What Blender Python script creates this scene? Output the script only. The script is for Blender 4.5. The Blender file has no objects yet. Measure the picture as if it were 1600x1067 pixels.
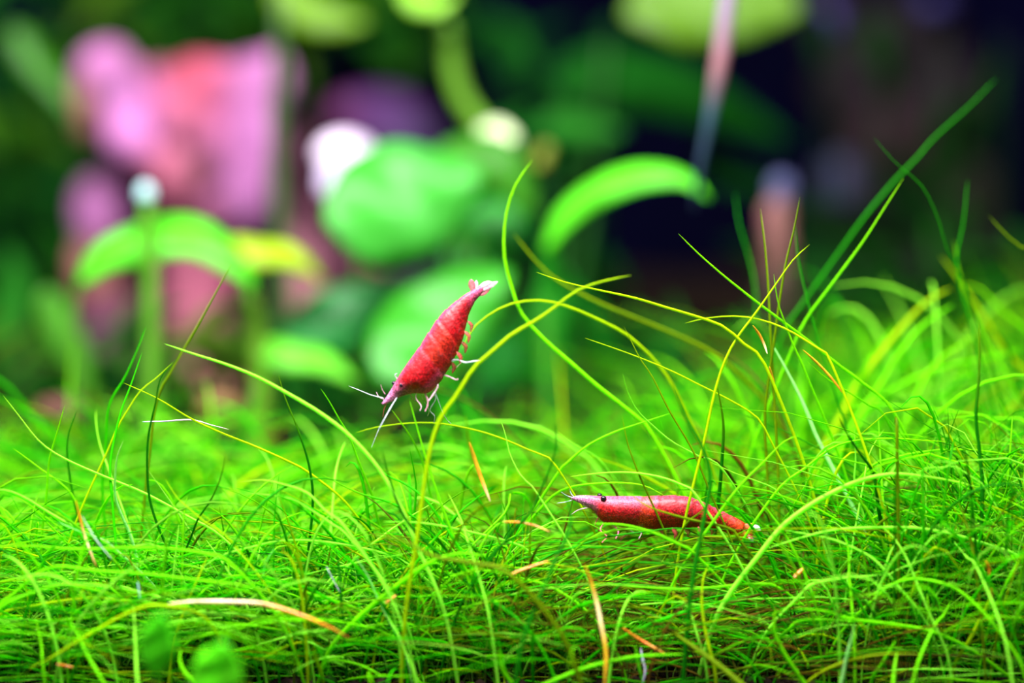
import bpy, bmesh, math, random
import numpy as np
from mathutils import Vector, Matrix, noise

SC = bpy.context.scene
COL = SC.collection
random.seed(7)
RNG = np.random.default_rng(11)

# ------------------------------------------------------------------ camera
PITCH = math.radians(10.0)
FPX = 1600 * 100.0 / 36.0
CAMP = np.array([0.0, -0.437, 0.129])
FWD = np.array([0.0, math.cos(PITCH), -math.sin(PITCH)])
UPV = np.array([0.0, math.sin(PITCH), math.cos(PITCH)])
RGT = np.array([1.0, 0.0, 0.0])
cam_data = bpy.data.cameras.new('camera')
cam_data.lens = 100.0
cam_data.sensor_width = 36.0
cam_data.clip_start = 0.01
cam_data.clip_end = 20.0
cam_data.dof.use_dof = True
cam_data.dof.focus_distance = 0.446
cam_data.dof.aperture_fstop = 5.0
cam = bpy.data.objects.new('camera', cam_data)
cam.location = CAMP
cam.rotation_euler = (math.radians(90) - PITCH, 0, 0)
COL.objects.link(cam)
SC.camera = cam

# ------------------------------------------------------------------ light
world = bpy.data.worlds.new('room')
SC.world = world
world.use_nodes = True
world.node_tree.nodes['Background'].inputs[0].default_value = (0.30, 0.38, 0.60, 1)
world.node_tree.nodes['Background'].inputs[1].default_value = 0.06


def area(name, loc, target, sx, sy, power, color):
    d = bpy.data.lights.new(name, 'AREA')
    d.shape = 'RECTANGLE'
    d.size = sx
    d.size_y = sy
    d.energy = power
    d.color = color
    o = bpy.data.objects.new(name, d)
    o.location = loc
    o.rotation_euler = (Vector(target) - Vector(loc)).to_track_quat('-Z', 'Y').to_euler()
    COL.objects.link(o)
    return o


area('aquarium_lamp', (-0.06, -0.05, 0.34), (-0.05, -0.01, 0.0), 0.42, 0.10, 6.6, (1.0, 0.93, 1.0))
area('front_fill_light', (-0.35, -0.9, 1.3), (0.0, 0.0, 0.02), 0.5, 0.5, 9.0, (1.0, 0.96, 0.98))  # unseen fill light added above and behind the camera
SC.view_settings.view_transform = 'Standard'
SC.view_settings.look = 'None'
SC.view_settings.gamma = 1.0
SC.view_settings.use_curve_mapping = False
SC.view_settings.exposure = 0.24


# ------------------------------------------------------------------ helpers
def P(px, py, d):
    """the point of the tank seen at this pixel, d metres down the viewing axis"""
    return (CAMP + FWD * d + RGT * ((px - 800) / FPX * d) + UPV * (-(py - 533.5) / FPX * d))


def tag(o, label=None, cat=None, group=None, kind=None):
    if label: o['label'] = label
    if cat: o['category'] = cat
    if group: o['group'] = group
    if kind: o['kind'] = kind
    return o


def empty(name, loc, label, cat, group=None):
    o = bpy.data.objects.new(name, None)
    o.empty_display_size = 0.005
    o.location = Vector(loc)
    COL.objects.link(o)
    tag(o, label, cat, group)
    return o


def link(name, me, mat, parent=None, label=None):
    """ONE mesh object; its vertices are given in world space"""
    if mat is not None and not me.materials:
        me.materials.append(mat)
    o = bpy.data.objects.new(name, me)
    COL.objects.link(o)
    if parent is not None:
        o.parent = parent
        o.matrix_parent_inverse = Matrix.Translation(-WORLD[parent]) if parent in WORLD else parent.matrix_basis.inverted()
    if label: o['label'] = label
    return o


WORLD = {}


def mesh_np(name, verts, quads, cols=None, smooth=True):
    verts = np.asarray(verts, dtype=np.float32)
    quads = np.asarray(quads, dtype=np.int32)
    me = bpy.data.meshes.new(name)
    n, f, k = len(verts), len(quads), quads.shape[1]
    me.vertices.add(n)
    me.vertices.foreach_set('co', verts.ravel())
    me.loops.add(f * k)
    me.loops.foreach_set('vertex_index', quads.ravel())
    me.polygons.add(f)
    me.polygons.foreach_set('loop_start', np.arange(0, f * k, k, dtype=np.int32))
    me.polygons.foreach_set('loop_total', np.full(f, k, dtype=np.int32))
    me.update(calc_edges=True)
    if smooth:
        me.polygons.foreach_set('use_smooth', np.ones(f, dtype=bool))
    if cols is not None:
        a = me.color_attributes.new('tint', 'FLOAT_COLOR', 'POINT')
        c = np.ones((n, 4), dtype=np.float32)
        c[:, :3] = cols
        a.data.foreach_set('color', c.ravel())
    me.validate()
    return me


def tubes(C, R, colr, sides):
    """C[N,K,3] centre lines, R[N,K] radii, colr[N,K,3] -> verts, quads, cols"""
    N, K, _ = C.shape
    T = np.gradient(C, axis=1)
    T /= np.linalg.norm(T, axis=2, keepdims=True) + 1e-12
    ref = np.array([0.31, 0.93, 0.18])
    S = np.cross(T, ref)
    S /= np.linalg.norm(S, axis=2, keepdims=True) + 1e-9
    B = np.cross(T, S)
    ang = np.arange(sides) * 2 * np.pi / sides
    V = (C[:, :, None, :] + R[:, :, None, None] *
         (np.cos(ang)[None, None, :, None] * S[:, :, None, :] + np.sin(ang)[None, None, :, None] * B[:, :, None, :]))
    V = V.reshape(-1, 3)
    cols = np.repeat(colr[:, :, None, :], sides, axis=2).reshape(-1, 3)
    base = np.arange(N)[:, None, None] * K * sides
    kk = np.arange(K - 1)[None, :, None] * sides
    a = np.arange(sides)[None, None, :]
    b = (a + 1) % sides
    q = np.stack([base + kk + a, base + kk + b, base + kk + sides + b, base + kk + sides + a], axis=-1).reshape(-1, 4)
    return V, q, cols


def spline(pts, n):
    """Catmull-Rom through pts (M,d), n samples evenly spread by length"""
    p = np.asarray(pts, dtype=float)
    if len(p) == 2:
        t = np.linspace(0, 1, n)[:, None]
        return p[0] * (1 - t) + p[1] * t
    q = np.vstack([2 * p[0] - p[1], p, 2 * p[-1] - p[-2]])
    out = []
    for i in range(1, len(q) - 2):
        t = np.linspace(0, 1, 12, endpoint=False)[:, None]
        out.append(0.5 * ((2 * q[i]) + (-q[i - 1] + q[i + 1]) * t + (2 * q[i - 1] - 5 * q[i] + 4 * q[i + 1] - q[i + 2]) * t ** 2
                          + (-q[i - 1] + 3 * q[i] - 3 * q[i + 1] + q[i + 2]) * t ** 3))
    out.append(p[-1:])
    out = np.vstack(out)
    L = np.r_[0, np.cumsum(np.linalg.norm(np.diff(out[:, :3], axis=0), axis=1))]
    s = np.linspace(0, L[-1], n)
    return np.stack([np.interp(s, L, out[:, j]) for j in range(out.shape[1])], axis=1)


def tube_mesh(name, pts, radii, col=None, n=16, sides=6):
    c = spline(pts, n)
    r = np.interp(np.linspace(0, 1, n), np.linspace(0, 1, len(radii)), radii)
    if col is None:
        col = (1, 1, 1)
    col = np.asarray(col, dtype=float)
    if col.ndim == 1:
        cc = np.repeat(col[None, :], n, axis=0)
    else:
        cc = np.stack([np.interp(np.linspace(0, 1, n), np.linspace(0, 1, len(col)), col[:, j]) for j in range(3)], axis=1)
    # closed tips
    r = r.copy(); r[0] = max(r[0] * 0.15, 1e-6); r[-1] = max(r[-1] * 0.3, 1e-6)
    V, q, cols = tubes(c[None], r[None], cc[None], sides)
    return mesh_np(name, V, q, cols)


# ------------------------------------------------------------------ materials
def new_mat(name):
    m = bpy.data.materials.new(name)
    m.use_nodes = True
    nt = m.node_tree
    nt.nodes.clear()
    out = nt.nodes.new('ShaderNodeOutputMaterial')
    return m, nt, out


def tint_mat(name, trans=0.35, rough=0.35, spec=0.5, var=0.12, vscale=900, coat=0.0, alpha=1.0, gain=1.0):
    """pigment from the 'tint' attribute with fine mottling, part of the light passing through"""
    m, nt, out = new_mat(name)
    N, L = nt.nodes.new, nt.links.new
    at = N('ShaderNodeAttribute'); at.attribute_name = 'tint'
    tc = N('ShaderNodeTexCoord')
    nz = N('ShaderNodeTexNoise'); nz.inputs['Scale'].default_value = vscale; nz.inputs['Detail'].default_value = 3
    L(tc.outputs['Object'], nz.inputs['Vector'])
    mr = N('ShaderNodeMapRange'); mr.inputs[1].default_value = 0.3; mr.inputs[2].default_value = 0.7
    mr.inputs[3].default_value = gain * (1 - var); mr.inputs[4].default_value = gain * (1 + var)
    L(nz.outputs[0], mr.inputs[0])
    mu = N('ShaderNodeVectorMath'); mu.operation = 'SCALE'
    L(at.outputs['Color'], mu.inputs[0]); L(mr.outputs[0], mu.inputs['Scale'])
    pb = N('ShaderNodeBsdfPrincipled')
    pb.inputs['Roughness'].default_value = rough
    pb.inputs['Specular IOR Level'].default_value = spec
    pb.inputs['Coat Weight'].default_value = coat
    pb.inputs['Coat Roughness'].default_value = 0.2
    L(mu.outputs[0], pb.inputs['Base Color'])
    tr = N('ShaderNodeBsdfTranslucent')
    L(mu.outputs[0], tr.inputs['Color'])
    mx = N('ShaderNodeMixShader'); mx.inputs[0].default_value = trans
    L(pb.outputs[0], mx.inputs[1]); L(tr.outputs[0], mx.inputs[2])
    last = mx
    if alpha < 1:
        tp = N('ShaderNodeBsdfTransparent')
        m2 = N('ShaderNodeMixShader'); m2.inputs[0].default_value = alpha
        L(tp.outputs[0], m2.inputs[1]); L(mx.outputs[0], m2.inputs[2])
        last = m2
    L(last.outputs[0], out.inputs['Surface'])
    return m


def noise_mat(name, stops, scale=60, rough=0.6, detail=5, bump=0.3, spec=0.4, kind='noise'):
    m, nt, out = new_mat(name)
    N, L = nt.nodes.new, nt.links.new
    tc = N('ShaderNodeTexCoord')
    if kind == 'voronoi':
        nz = N('ShaderNodeTexVoronoi'); nz.inputs['Scale'].default_value = scale
        src = nz.outputs['Color']
    else:
        nz = N('ShaderNodeTexNoise'); nz.inputs['Scale'].default_value = scale; nz.inputs['Detail'].default_value = detail
        src = nz.outputs[0]
    L(tc.outputs['Object'], nz.inputs['Vector'])
    cr = N('ShaderNodeValToRGB')
    el = cr.color_ramp.elements
    while len(el) < len(stops): el.new(0.5)
    for e, (p, c) in zip(el, stops):
        e.position = p; e.color = (*c, 1)
    L(src, cr.inputs[0])
    pb = N('ShaderNodeBsdfPrincipled')
    pb.inputs['Roughness'].default_value = rough
    pb.inputs['Specular IOR Level'].default_value = spec
    L(cr.outputs[0], pb.inputs['Base Color'])
    if bump:
        bp = N('ShaderNodeBump'); bp.inputs['Strength'].default_value = bump; bp.inputs['Distance'].default_value = 0.0008
        L(nz.outputs[0], bp.inputs['Height']); L(bp.outputs[0], pb.inputs['Normal'])
    L(pb.outputs[0], out.inputs['Surface'])
    return m


M_BLADE = tint_mat('hairgrass', trans=0.5, rough=0.38, spec=0.05, var=0.10, vscale=1200)
M_LEAF = tint_mat('broad_leaf', trans=0.40, rough=0.36, spec=0.22, var=0.15, vscale=220, coat=0.0)
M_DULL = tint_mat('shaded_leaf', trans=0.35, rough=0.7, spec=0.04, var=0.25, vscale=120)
M_WOODT = tint_mat('driftwood_bark', trans=0.0, rough=0.65, spec=0.15, var=0.45, vscale=75)
M_SOIL = noise_mat('soil', [(0.3, (0.004, 0.0025, 0.0018)), (0.55, (0.016, 0.010, 0.006)), (0.75, (0.05, 0.03, 0.02))], scale=420, rough=0.9, bump=0.6, spec=0.05)
M_BACK = noise_mat('back_glass', [(0.35, (0.0012, 0.0012, 0.006)), (0.7, (0.002, 0.002, 0.014))], scale=9, rough=0.9, bump=0, spec=0.0)
M_DEAD = tint_mat('withered_blade', trans=0.25, rough=0.25, spec=0.8, var=0.2, vscale=700, coat=0.4)

# ------------------------------------------------------------------ setting
XW, Y0, Y1, ZT = 0.26, -0.08, 0.42, 0.30
bm = bmesh.new()
nx, ny = 130, 120
vs = []
for j in range(ny + 1):
    for i in range(nx + 1):
        x = -XW + 2 * XW * i / nx
        y = Y0 + (Y1 - Y0) * j / ny
        z = noise.noise(Vector((x * 70, y * 70, 0))) * 0.0012 + noise.noise(Vector((x * 300, y * 300, 3))) * 0.0006 - 0.001
        vs.append(bm.verts.new((x, y, z)))
for j in range(ny):
    for i in range(nx):
        a = j * (nx + 1) + i
        f = bm.faces.new((vs[a], vs[a + 1], vs[a + nx + 2], vs[a + nx + 1])); f.smooth = True
me = bpy.data.meshes.new('floor'); bm.to_mesh(me); bm.free()
floor = link('floor', me, M_SOIL)
tag(floor, 'dark brown soil bed under the grass carpet', kind='structure')
# solid soil grains along the front, where the soil shows through
V, F = [], []
ico = bmesh.new(); bmesh.ops.create_icosphere(ico, subdivisions=1, radius=1.0)
iv = np.array([v.co[:] for v in ico.verts]); iff = np.array([[v.index for v in f.verts] for f in ico.faces]); ico.free()
for k in range(2600):
    x = random.uniform(-0.1, 0.11); y = random.uniform(-0.03, 0.09)
    r = random.uniform(0.0006, 0.0015)
    V.append(iv * (1 + 0.3 * RNG.random((len(iv), 1))) * r + np.array([x, y, r * 0.2])); F.append(iff + k * len(iv))
g = link('soil_grain', mesh_np('soil_grain', np.vstack(V), np.vstack(F), smooth=False), M_SOIL, floor)
g['kind'] = 'stuff'


def slab(name, c, s, mat, label):
    b = bmesh.new(); bmesh.ops.create_cube(b, size=1.0)
    for v in b.verts: v.co = Vector((c[0] + v.co.x * s[0], c[1] + v.co.y * s[1], c[2] + v.co.z * s[2]))
    bmesh.ops.bevel(b, geom=b.edges[:], offset=0.0008, segments=1, affect='EDGES')
    m_ = bpy.data.meshes.new(name); b.to_mesh(m_); b.free()
    return tag(link(name, m_, mat), label, kind='structure')


slab('wall_back', (0, Y1 + 0.003, ZT / 2 - 0.01), (2 * XW + 0.02, 0.006, ZT + 0.02), M_BACK, 'dark navy back wall of the tank')
slab('wall_left', (-XW - 0.003, (Y0 + Y1) / 2, ZT / 2 - 0.01), (0.006, Y1 - Y0, ZT + 0.02), M_BACK, 'dark side wall of the tank beyond the leafy bush')
slab('wall_right', (XW + 0.003, (Y0 + Y1) / 2, ZT / 2 - 0.01), (0.006, Y1 - Y0, ZT + 0.02), M_BACK, 'dark side wall of the tank beyond the dark driftwood')


# ------------------------------------------------------------------ wood and stones
def lumps(name, blobs, mat, voxel=0.0016, parent=None, rough=0.12, label=None, cat=None, seed=0):
    """one solid body grown from overlapping lumps: (px, py, d, rx, ry, rz(px), colour)"""
    b = bmesh.new()
    cl = []
    for (px, py, d, rx, ry, rz, col) in blobs:
        k = d / FPX
        r = bmesh.ops.create_icosphere(b, subdivisions=3, radius=1.0)
        c0 = Vector(P(px, py, d))
        for v in r['verts']:
            n = 1 + rough * noise.noise(v.co * 1.7 + Vector((px * .01, seed, py * .01)))
            q = v.co * n
            v.co = c0 + Vector(RGT) * (q.x * rx * k) + Vector((0, 1, 0)) * (q.y * rz * k) + Vector((0, 0, 1)) * (q.z * ry * k)
            if v.co.z < -0.002: v.co.z = -0.002
        cl.append((np.array(c0), max(rx, ry) * k, np.array(col)))
    me = bpy.data.meshes.new(name); b.to_mesh(me); b.free()
    tmp = bpy.data.objects.new('tmp', me); COL.objects.link(tmp)
    md = tmp.modifiers.new('r', 'REMESH'); md.mode = 'VOXEL'; md.voxel_size = voxel; md.use_smooth_shade = True
    sm = tmp.modifiers.new('s', 'SMOOTH'); sm.iterations = 3; sm.factor = 0.6
    dg = bpy.context.evaluated_depsgraph_get()
    me2 = bpy.data.meshes.new_from_object(tmp.evaluated_get(dg))
    bpy.data.objects.remove(tmp)
    n = len(me2.vertices)
    co = np.empty(n * 3, dtype=np.float32); me2.vertices.foreach_get('co', co); co = co.reshape(-1, 3)
    W = np.zeros(n); Cc = np.zeros((n, 3))
    for c0, r, col in cl:
        w = 1.0 / (np.linalg.norm(co - c0, axis=1) / r + 0.15) ** 5
        W += w; Cc += w[:, None] * col
    Cc /= W[:, None]
    at = me2.color_attributes.new('tint', 'FLOAT_COLOR', 'POINT')
    c4 = np.ones((n, 4), dtype=np.float32); c4[:, :3] = Cc
    at.data.foreach_set('color', c4.ravel())
    me2.name = name
    me2.materials.clear()
    o = link(name, me2, mat, parent)
    if cat: tag(o, label, cat)
    return o


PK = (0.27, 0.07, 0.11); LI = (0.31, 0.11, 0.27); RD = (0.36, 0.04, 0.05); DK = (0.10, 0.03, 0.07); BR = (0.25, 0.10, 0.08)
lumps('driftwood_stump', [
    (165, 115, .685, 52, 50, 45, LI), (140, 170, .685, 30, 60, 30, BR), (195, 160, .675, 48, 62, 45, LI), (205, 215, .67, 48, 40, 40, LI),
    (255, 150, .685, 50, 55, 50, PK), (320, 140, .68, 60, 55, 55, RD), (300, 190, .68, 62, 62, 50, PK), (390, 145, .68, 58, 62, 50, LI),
    (405, 220, .675, 44, 85, 45, LI), (425, 130, .68, 38, 55, 40, LI), (355, 225, .682, 50, 60, 45, PK), (250, 215, .682, 45, 50, 40, PK), (222, 250, .668, 20, 26, 20, DK), (318, 268, .664, 16, 36, 16, (.09, .03, .04)), (388, 300, .676, 34, 70, 40, LI), (272, 275, .665, 34, 58, 32, PK), (320, 270, .71, 50, 60, 30, DK),  # dark lumps: shade of the hollows put into the colour
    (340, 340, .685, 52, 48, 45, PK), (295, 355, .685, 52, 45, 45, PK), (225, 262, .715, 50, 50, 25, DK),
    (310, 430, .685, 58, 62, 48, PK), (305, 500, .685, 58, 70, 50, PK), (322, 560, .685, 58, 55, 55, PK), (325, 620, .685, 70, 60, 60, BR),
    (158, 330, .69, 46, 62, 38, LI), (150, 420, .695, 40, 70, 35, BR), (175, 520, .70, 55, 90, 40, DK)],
    M_WOODT, label='pink and lilac gnarled stump with dark lumps coloured as shaded hollows behind the arching leaf', cat='driftwood', seed=1)
MV = (0.12, 0.04, 0.065)
lumps('driftwood_root', [(455, 250, .70, 40, 60, 40, MV), (465, 330, .70, 42, 60, 40, MV), (470, 410, .695, 40, 60, 40, (0.26, .10, .13)),
                         (480, 480, .69, 42, 60, 40, (0.20, .08, .09)), (530, 470, .70, 50, 60, 40, MV), (600, 400, .64, 36, 30, 30, (0.6, .22, .2)),
                         (540, 320, .64, 50, 40, 40, MV), (560, 430, .66, 60, 70, 40, MV), (490, 570, .69, 60, 60, 50, BR), (560, 530, .67, 60, 80, 50, BR)],
      M_WOODT, label='dark mauve driftwood root under the bright white stone', cat='driftwood', seed=5)
lumps('white_stone', [(540, 240, .625, 48, 32, 36, (0.80, 0.70, 0.85)), (522, 285, .625, 24, 36, 26, (0.7, 0.6, 0.85))], M_WOODT, voxel=.001,
      label='bright white lilac stone beside the big round leaf', cat='stone', seed=9, rough=.05)
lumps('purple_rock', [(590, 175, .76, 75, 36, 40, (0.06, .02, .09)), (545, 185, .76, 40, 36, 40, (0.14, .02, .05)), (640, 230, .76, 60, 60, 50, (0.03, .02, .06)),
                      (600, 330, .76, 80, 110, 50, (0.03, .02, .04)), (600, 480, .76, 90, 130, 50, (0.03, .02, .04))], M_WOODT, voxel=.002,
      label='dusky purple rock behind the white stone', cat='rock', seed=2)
DB = (0.008, 0.005, 0.007)  # near black: the unlit corner is put into the wood's colour
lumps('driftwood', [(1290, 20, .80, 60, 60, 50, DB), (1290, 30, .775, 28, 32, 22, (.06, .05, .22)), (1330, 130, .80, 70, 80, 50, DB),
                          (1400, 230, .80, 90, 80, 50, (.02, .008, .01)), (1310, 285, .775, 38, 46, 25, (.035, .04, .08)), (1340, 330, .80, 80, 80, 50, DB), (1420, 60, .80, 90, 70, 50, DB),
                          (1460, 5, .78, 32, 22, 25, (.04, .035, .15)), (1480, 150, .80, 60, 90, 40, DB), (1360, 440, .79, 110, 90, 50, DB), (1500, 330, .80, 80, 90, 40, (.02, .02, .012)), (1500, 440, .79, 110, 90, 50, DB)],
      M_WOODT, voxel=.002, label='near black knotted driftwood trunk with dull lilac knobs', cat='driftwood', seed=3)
lumps('upright_stone', [(1222, 292, .62, 22, 24, 18, (.07, .09, .20)), (1214, 345, .62, 26, 42, 20, (.17, .075, .065)), (1216, 400, .62, 26, 44, 22, (.09, .04, .03)),
                        (1218, 470, .62, 34, 60, 26, (.025, .02, .01))], M_WOODT, voxel=.001,
      label='slim upright pinkish stone with a blue grey cap', cat='stone', seed=4)
lumps('brown_pebble', [(95, 645, .555, 48, 30, 30, (.06, .025, .015))], M_WOODT, voxel=.001, label='dull brown pebble half buried at the edge of the grass', cat='pebble', seed=6)
lumps('ochre_pebble', [(345, 640, .55, 40, 30, 28, (.10, .065, .015))], M_WOODT, voxel=.001, label='ochre pebble at the foot of the pink stump', cat='pebble', seed=8)


# ------------------------------------------------------------------ broad leaved plants
def leaf_mesh(name, pts, d0, d1, w, tilt, col, cup=0.12, blunt=0.6, K=15, A=6, col2=None):
    pix = spline(np.array(pts, dtype=float), K)
    dd = np.linspace(d0, d1, K)
    C = np.array([P(x, y, d) for (x, y), d in zip(pix, dd)])
    T = np.gradient(C, axis=0); T /= np.linalg.norm(T, axis=1, keepdims=True)
    sc = np.mean(dd) / FPX
    t = np.linspace(0, 1, K)
    prof = np.sin(np.pi * np.clip(t, 0.0, 1) ** blunt) ** 0.75
    prof[0] = 0.06; prof[-1] = 0.02
    V = []
    for i in range(K):
        s_img = np.cross(T[i], FWD); s_img /= np.linalg.norm(s_img)
        S = math.cos(tilt) * s_img + math.sin(tilt) * FWD
        Nn = np.cross(T[i], S)
        for j in range(A + 1):
            u = -1 + 2 * j / A
            rip = 0.04 * math.sin(t[i] * 14 + u * 3)
            V.append(C[i] + S * (u * prof[i] * w * 0.5 * sc) - Nn * ((cup * (u * u) + rip) * prof[i] * w * sc))
    V = np.array(V)
    Q = [[i * (A + 1) + j, i * (A + 1) + j + 1, (i + 1) * (A + 1) + j + 1, (i + 1) * (A + 1) + j] for i in range(K - 1) for j in range(A)]
    cc = np.repeat(np.array(col, dtype=float)[None, :], len(V), axis=0)
    for i in range(K):                      # pale midrib
        cc[i * (A + 1) + A // 2] *= 1.25
    me = mesh_np(name, V, Q, np.clip(cc, 0, 1))
    return me


def add_leaf(parent, pts, d0, d1, w, tilt=0.4, col=(.05, .4, .02), label=None, **k):
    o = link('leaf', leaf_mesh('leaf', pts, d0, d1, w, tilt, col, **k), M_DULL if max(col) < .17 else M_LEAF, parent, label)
    s = o.modifiers.new('thick', 'SOLIDIFY'); s.thickness = 0.0004
    return o


def add_stem(parent, pts, d, w, col, name='stem', label=None, taper=0.8):
    d = d if isinstance(d, (list, tuple)) else (d, d)
    dd = np.linspace(d[0], d[-1], len(pts))
    c = [P(x, y, q) for (x, y), q in zip(pts, dd)]
    r = w * 0.5 * np.mean(dd) / FPX
    return link(name, tube_mesh(name, c, [r * taper, r, r], col, n=18, sides=8), M_LEAF, parent, label)


def ground_px(px, d):
    """pixel row of the soil at this column and depth"""
    return 533.5 + (CAMP[2] + FWD[2] * d) / (UPV[2]) / d * FPX


def stem_to_ground(parent, px, py, d, w, col, lean=0):
    gy = ground_px(px, d)
    return add_stem(parent, [(px, py), (px + lean * .4, (py + gy) / 2), (px + lean, gy + 5)], d, w, col)


GR = (0.045, 0.42, 0.015); LG = (0.15, 0.60, 0.02); YG = (0.30, 0.50, 0.01); DG = (0.008, 0.13, 0.012); MG = (0.02, 0.24, 0.015)
t = empty('broad_leaf_plant', (P(690, 600, .575)[0], P(690, 600, .575)[1], 0), 'broad round leaved green plant behind the upper shrimp', 'plant')
add_leaf(t, [(508, 345), (580, 325), (660, 300), (755, 270)], .565, .57, 205, .25, (.045, .36, .03), label='big round glossy leaf', blunt=.8)
add_leaf(t, [(650, 300), (720, 255), (790, 265), (835, 340)], .585, .59, 100, .3, (.04, .22, .012), blunt=.9)
add_leaf(t, [(430, -25), (470, 10), (520, 30), (575, 35)], .64, .64, 70, .3, (.13, .30, .008))
add_stem(t, [(440, -10), (435, 120), (432, 260), (440, 400), (450, ground_px(450, .62) + 5)], .62, 26, (.05, .12, .03))
add_leaf(t, [(585, 590), (640, 540), (710, 480), (800, 425)], .56, .57, 175, .35, (.035, .32, .015), label='round leaf directly behind the shrimp', blunt=.8)
add_leaf(t, [(440, 560), (500, 510), (560, 480), (630, 440)], .58, .585, 110, .35, (.02, .26, .04), blunt=.8)
add_leaf(t, [(400, 540), (450, 550), (510, 565), (560, 600)], .57, .57, 66, .9, (.14, .62, .03))
add_leaf(t, [(700, 420), (760, 370), (800, 330), (840, 320)], .60, .61, 120, .3, (.02, .30, .02), blunt=.8)
add_leaf(t, [(640, 650), (720, 600), (800, 560), (900, 560)], .59, .61, 100, .5, (.01, .20, .015), blunt=.8)
add_leaf(t, [(628, -20), (650, 0), (680, 8), (715, -8)], .60, .60, 42, .5, (.25, .60, .03))
add_stem(t, [(700, 30), (705, 90), (718, 145), (745, 188), (768, 210)], .61, 32, (.12, .32, .02), label='yellow green arching stalk')
b_ = link('bud', tube_mesh('bud', [P(755, 205, .61), P(775, 214, .605), P(800, 222, .60)], [.0016, .0036, .0022], (.85, 1.0, .6), n=12, sides=10), M_LEAF, t, 'pale cream bud at the tip of the stalk')
add_stem(t, [(858, 226), (850, 240), (842, 262)], .60, 24, (.25, .30, .03), name='bud')
for (px, py, w_, ln) in ((560, 400, 16, 30), (650, 590, 16, 10), (745, 360, 14, -20), (480, 560, 14, 20), (720, 230, 14, -30)):
    stem_to_ground(t, px, py, .59, w_, (.06, .25, .02), ln)

t = empty('arching_leaf_plant', (P(240, 600, .57)[0], P(240, 600, .57)[1], 0), 'plant with a bright arching leaf in front of the pink stump', 'plant')
add_leaf(t, [(20, 40), (50, 90), (90, 140), (120, 190)], .66, .66, 50, .5, (.04, .20, .01))
add_leaf(t, [(70, 450), (90, 500), (120, 560), (150, 640)], .60, .60, 55, .4, (.05, .24, .01))
add_leaf(t, [(-20, 560), (10, 500), (20, 440), (10, 380)], .66, .66, 70, .4, (.015, .16, .01))
add_leaf(t, [(120, 450), (165, 395), (240, 368), (320, 372), (385, 430), (395, 460)], .565, .56, 92, .75, (.08, .55, .015), label='bright green leaf arching over', blunt=.85)
add_leaf(t, [(345, 385), (400, 392), (460, 402), (505, 440)], .57, .575, 58, .7, (.32, .52, .01), label='yellow green leaf tip')
add_stem(t, [(228, 300), (232, 360), (236, 460), (238, ground_px(238, .56) + 5)], .56, 28, (.10, .32, .02))
link('stem_tip', tube_mesh('stem_tip', [P(225, 285, .56), P(227, 298, .56), P(229, 316, .56)], [.001, .0019, .0017], (.55, .85, .85), n=8, sides=8), M_LEAF, t, 'pale blue white tip of the stalk')
add_stem(t, [(385, 440), (400, 520), (410, 600), (400, ground_px(400, .57) + 5)], .57, 34, (.13, .32, .02))
add_stem(t, [(120, 450), (115, 520), (135, ground_px(135, .57) + 5)], .57, 14, (.08, .26, .02))

t = empty('hooked_leaf_plant', (P(860, 600, .56)[0], P(860, 600, .56)[1], 0), 'plant with one bright hooked leaf against the dark blue gap', 'plant')
add_leaf(t, [(850, 400), (880, 340), (930, 298), (1010, 272), (1070, 278), (1108, 312)], .565, .55, 62, .75, (.09, .58, .015), label='bright hooked leaf blade', blunt=.9)
add_leaf(t, [(845, 620), (850, 520), (862, 440), (850, 370)], .58, .57, 80, .4, (.02, .28, .015))
add_leaf(t, [(960, 600), (930, 520), (900, 470), (880, 420)], .60, .59, 70, .4, (.012, .20, .012))
stem_to_ground(t, 852, 420, .575, 22, (.05, .28, .02), 6)

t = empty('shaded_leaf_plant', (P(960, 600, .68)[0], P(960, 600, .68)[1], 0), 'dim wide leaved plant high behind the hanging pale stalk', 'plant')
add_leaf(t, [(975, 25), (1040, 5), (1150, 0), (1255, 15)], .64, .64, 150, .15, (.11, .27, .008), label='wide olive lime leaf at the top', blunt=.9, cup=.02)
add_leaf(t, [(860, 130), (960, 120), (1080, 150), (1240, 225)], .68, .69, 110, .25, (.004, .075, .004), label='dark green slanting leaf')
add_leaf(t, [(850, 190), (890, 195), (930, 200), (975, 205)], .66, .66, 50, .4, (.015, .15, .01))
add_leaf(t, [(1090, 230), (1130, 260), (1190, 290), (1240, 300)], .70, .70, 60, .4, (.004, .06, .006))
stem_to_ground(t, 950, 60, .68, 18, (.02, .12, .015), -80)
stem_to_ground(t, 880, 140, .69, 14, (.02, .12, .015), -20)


def bush(name, label, x0, x1, y0, y1, d0, d1, n, cols, seed, lw=(30, 60), ln=(90, 170)):  # leaf colours are darkened to hold the background's shade
    rr = random.Random(seed)
    cx = (x0 + x1) / 2
    c = P(cx, 500, (d0 + d1) / 2)
    t = empty(name, (c[0], c[1], 0), label, 'plant')
    for k in range(n):
        x = rr.uniform(x0, x1); y = rr.uniform(y0, y1); d = rr.uniform(d0, d1)
        a = rr.uniform(-math.pi, math.pi) * .5 + (math.pi if rr.random() < .5 else 0)
        L = rr.uniform(*ln)
        dx, dy = math.cos(a) * L, -math.sin(a) * L * .8
        add_leaf(t, [(x - dx * .5, y - dy * .5), (x, y - L * .12), (x + dx * .5, y + dy * .5)], d, d + rr.uniform(-.01, .01), rr.uniform(*lw), rr.uniform(.2, 1.0),
                 rr.choice(cols), K=9, A=4)
    for k in range(4):
        x = x0 + (x1 - x0) * (k + .5) / 4
        stem_to_ground(t, x, max(y0, 0) + 20, (d0 + d1) / 2, 12, cols[0], rr.uniform(-30, 30))
    return t


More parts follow.
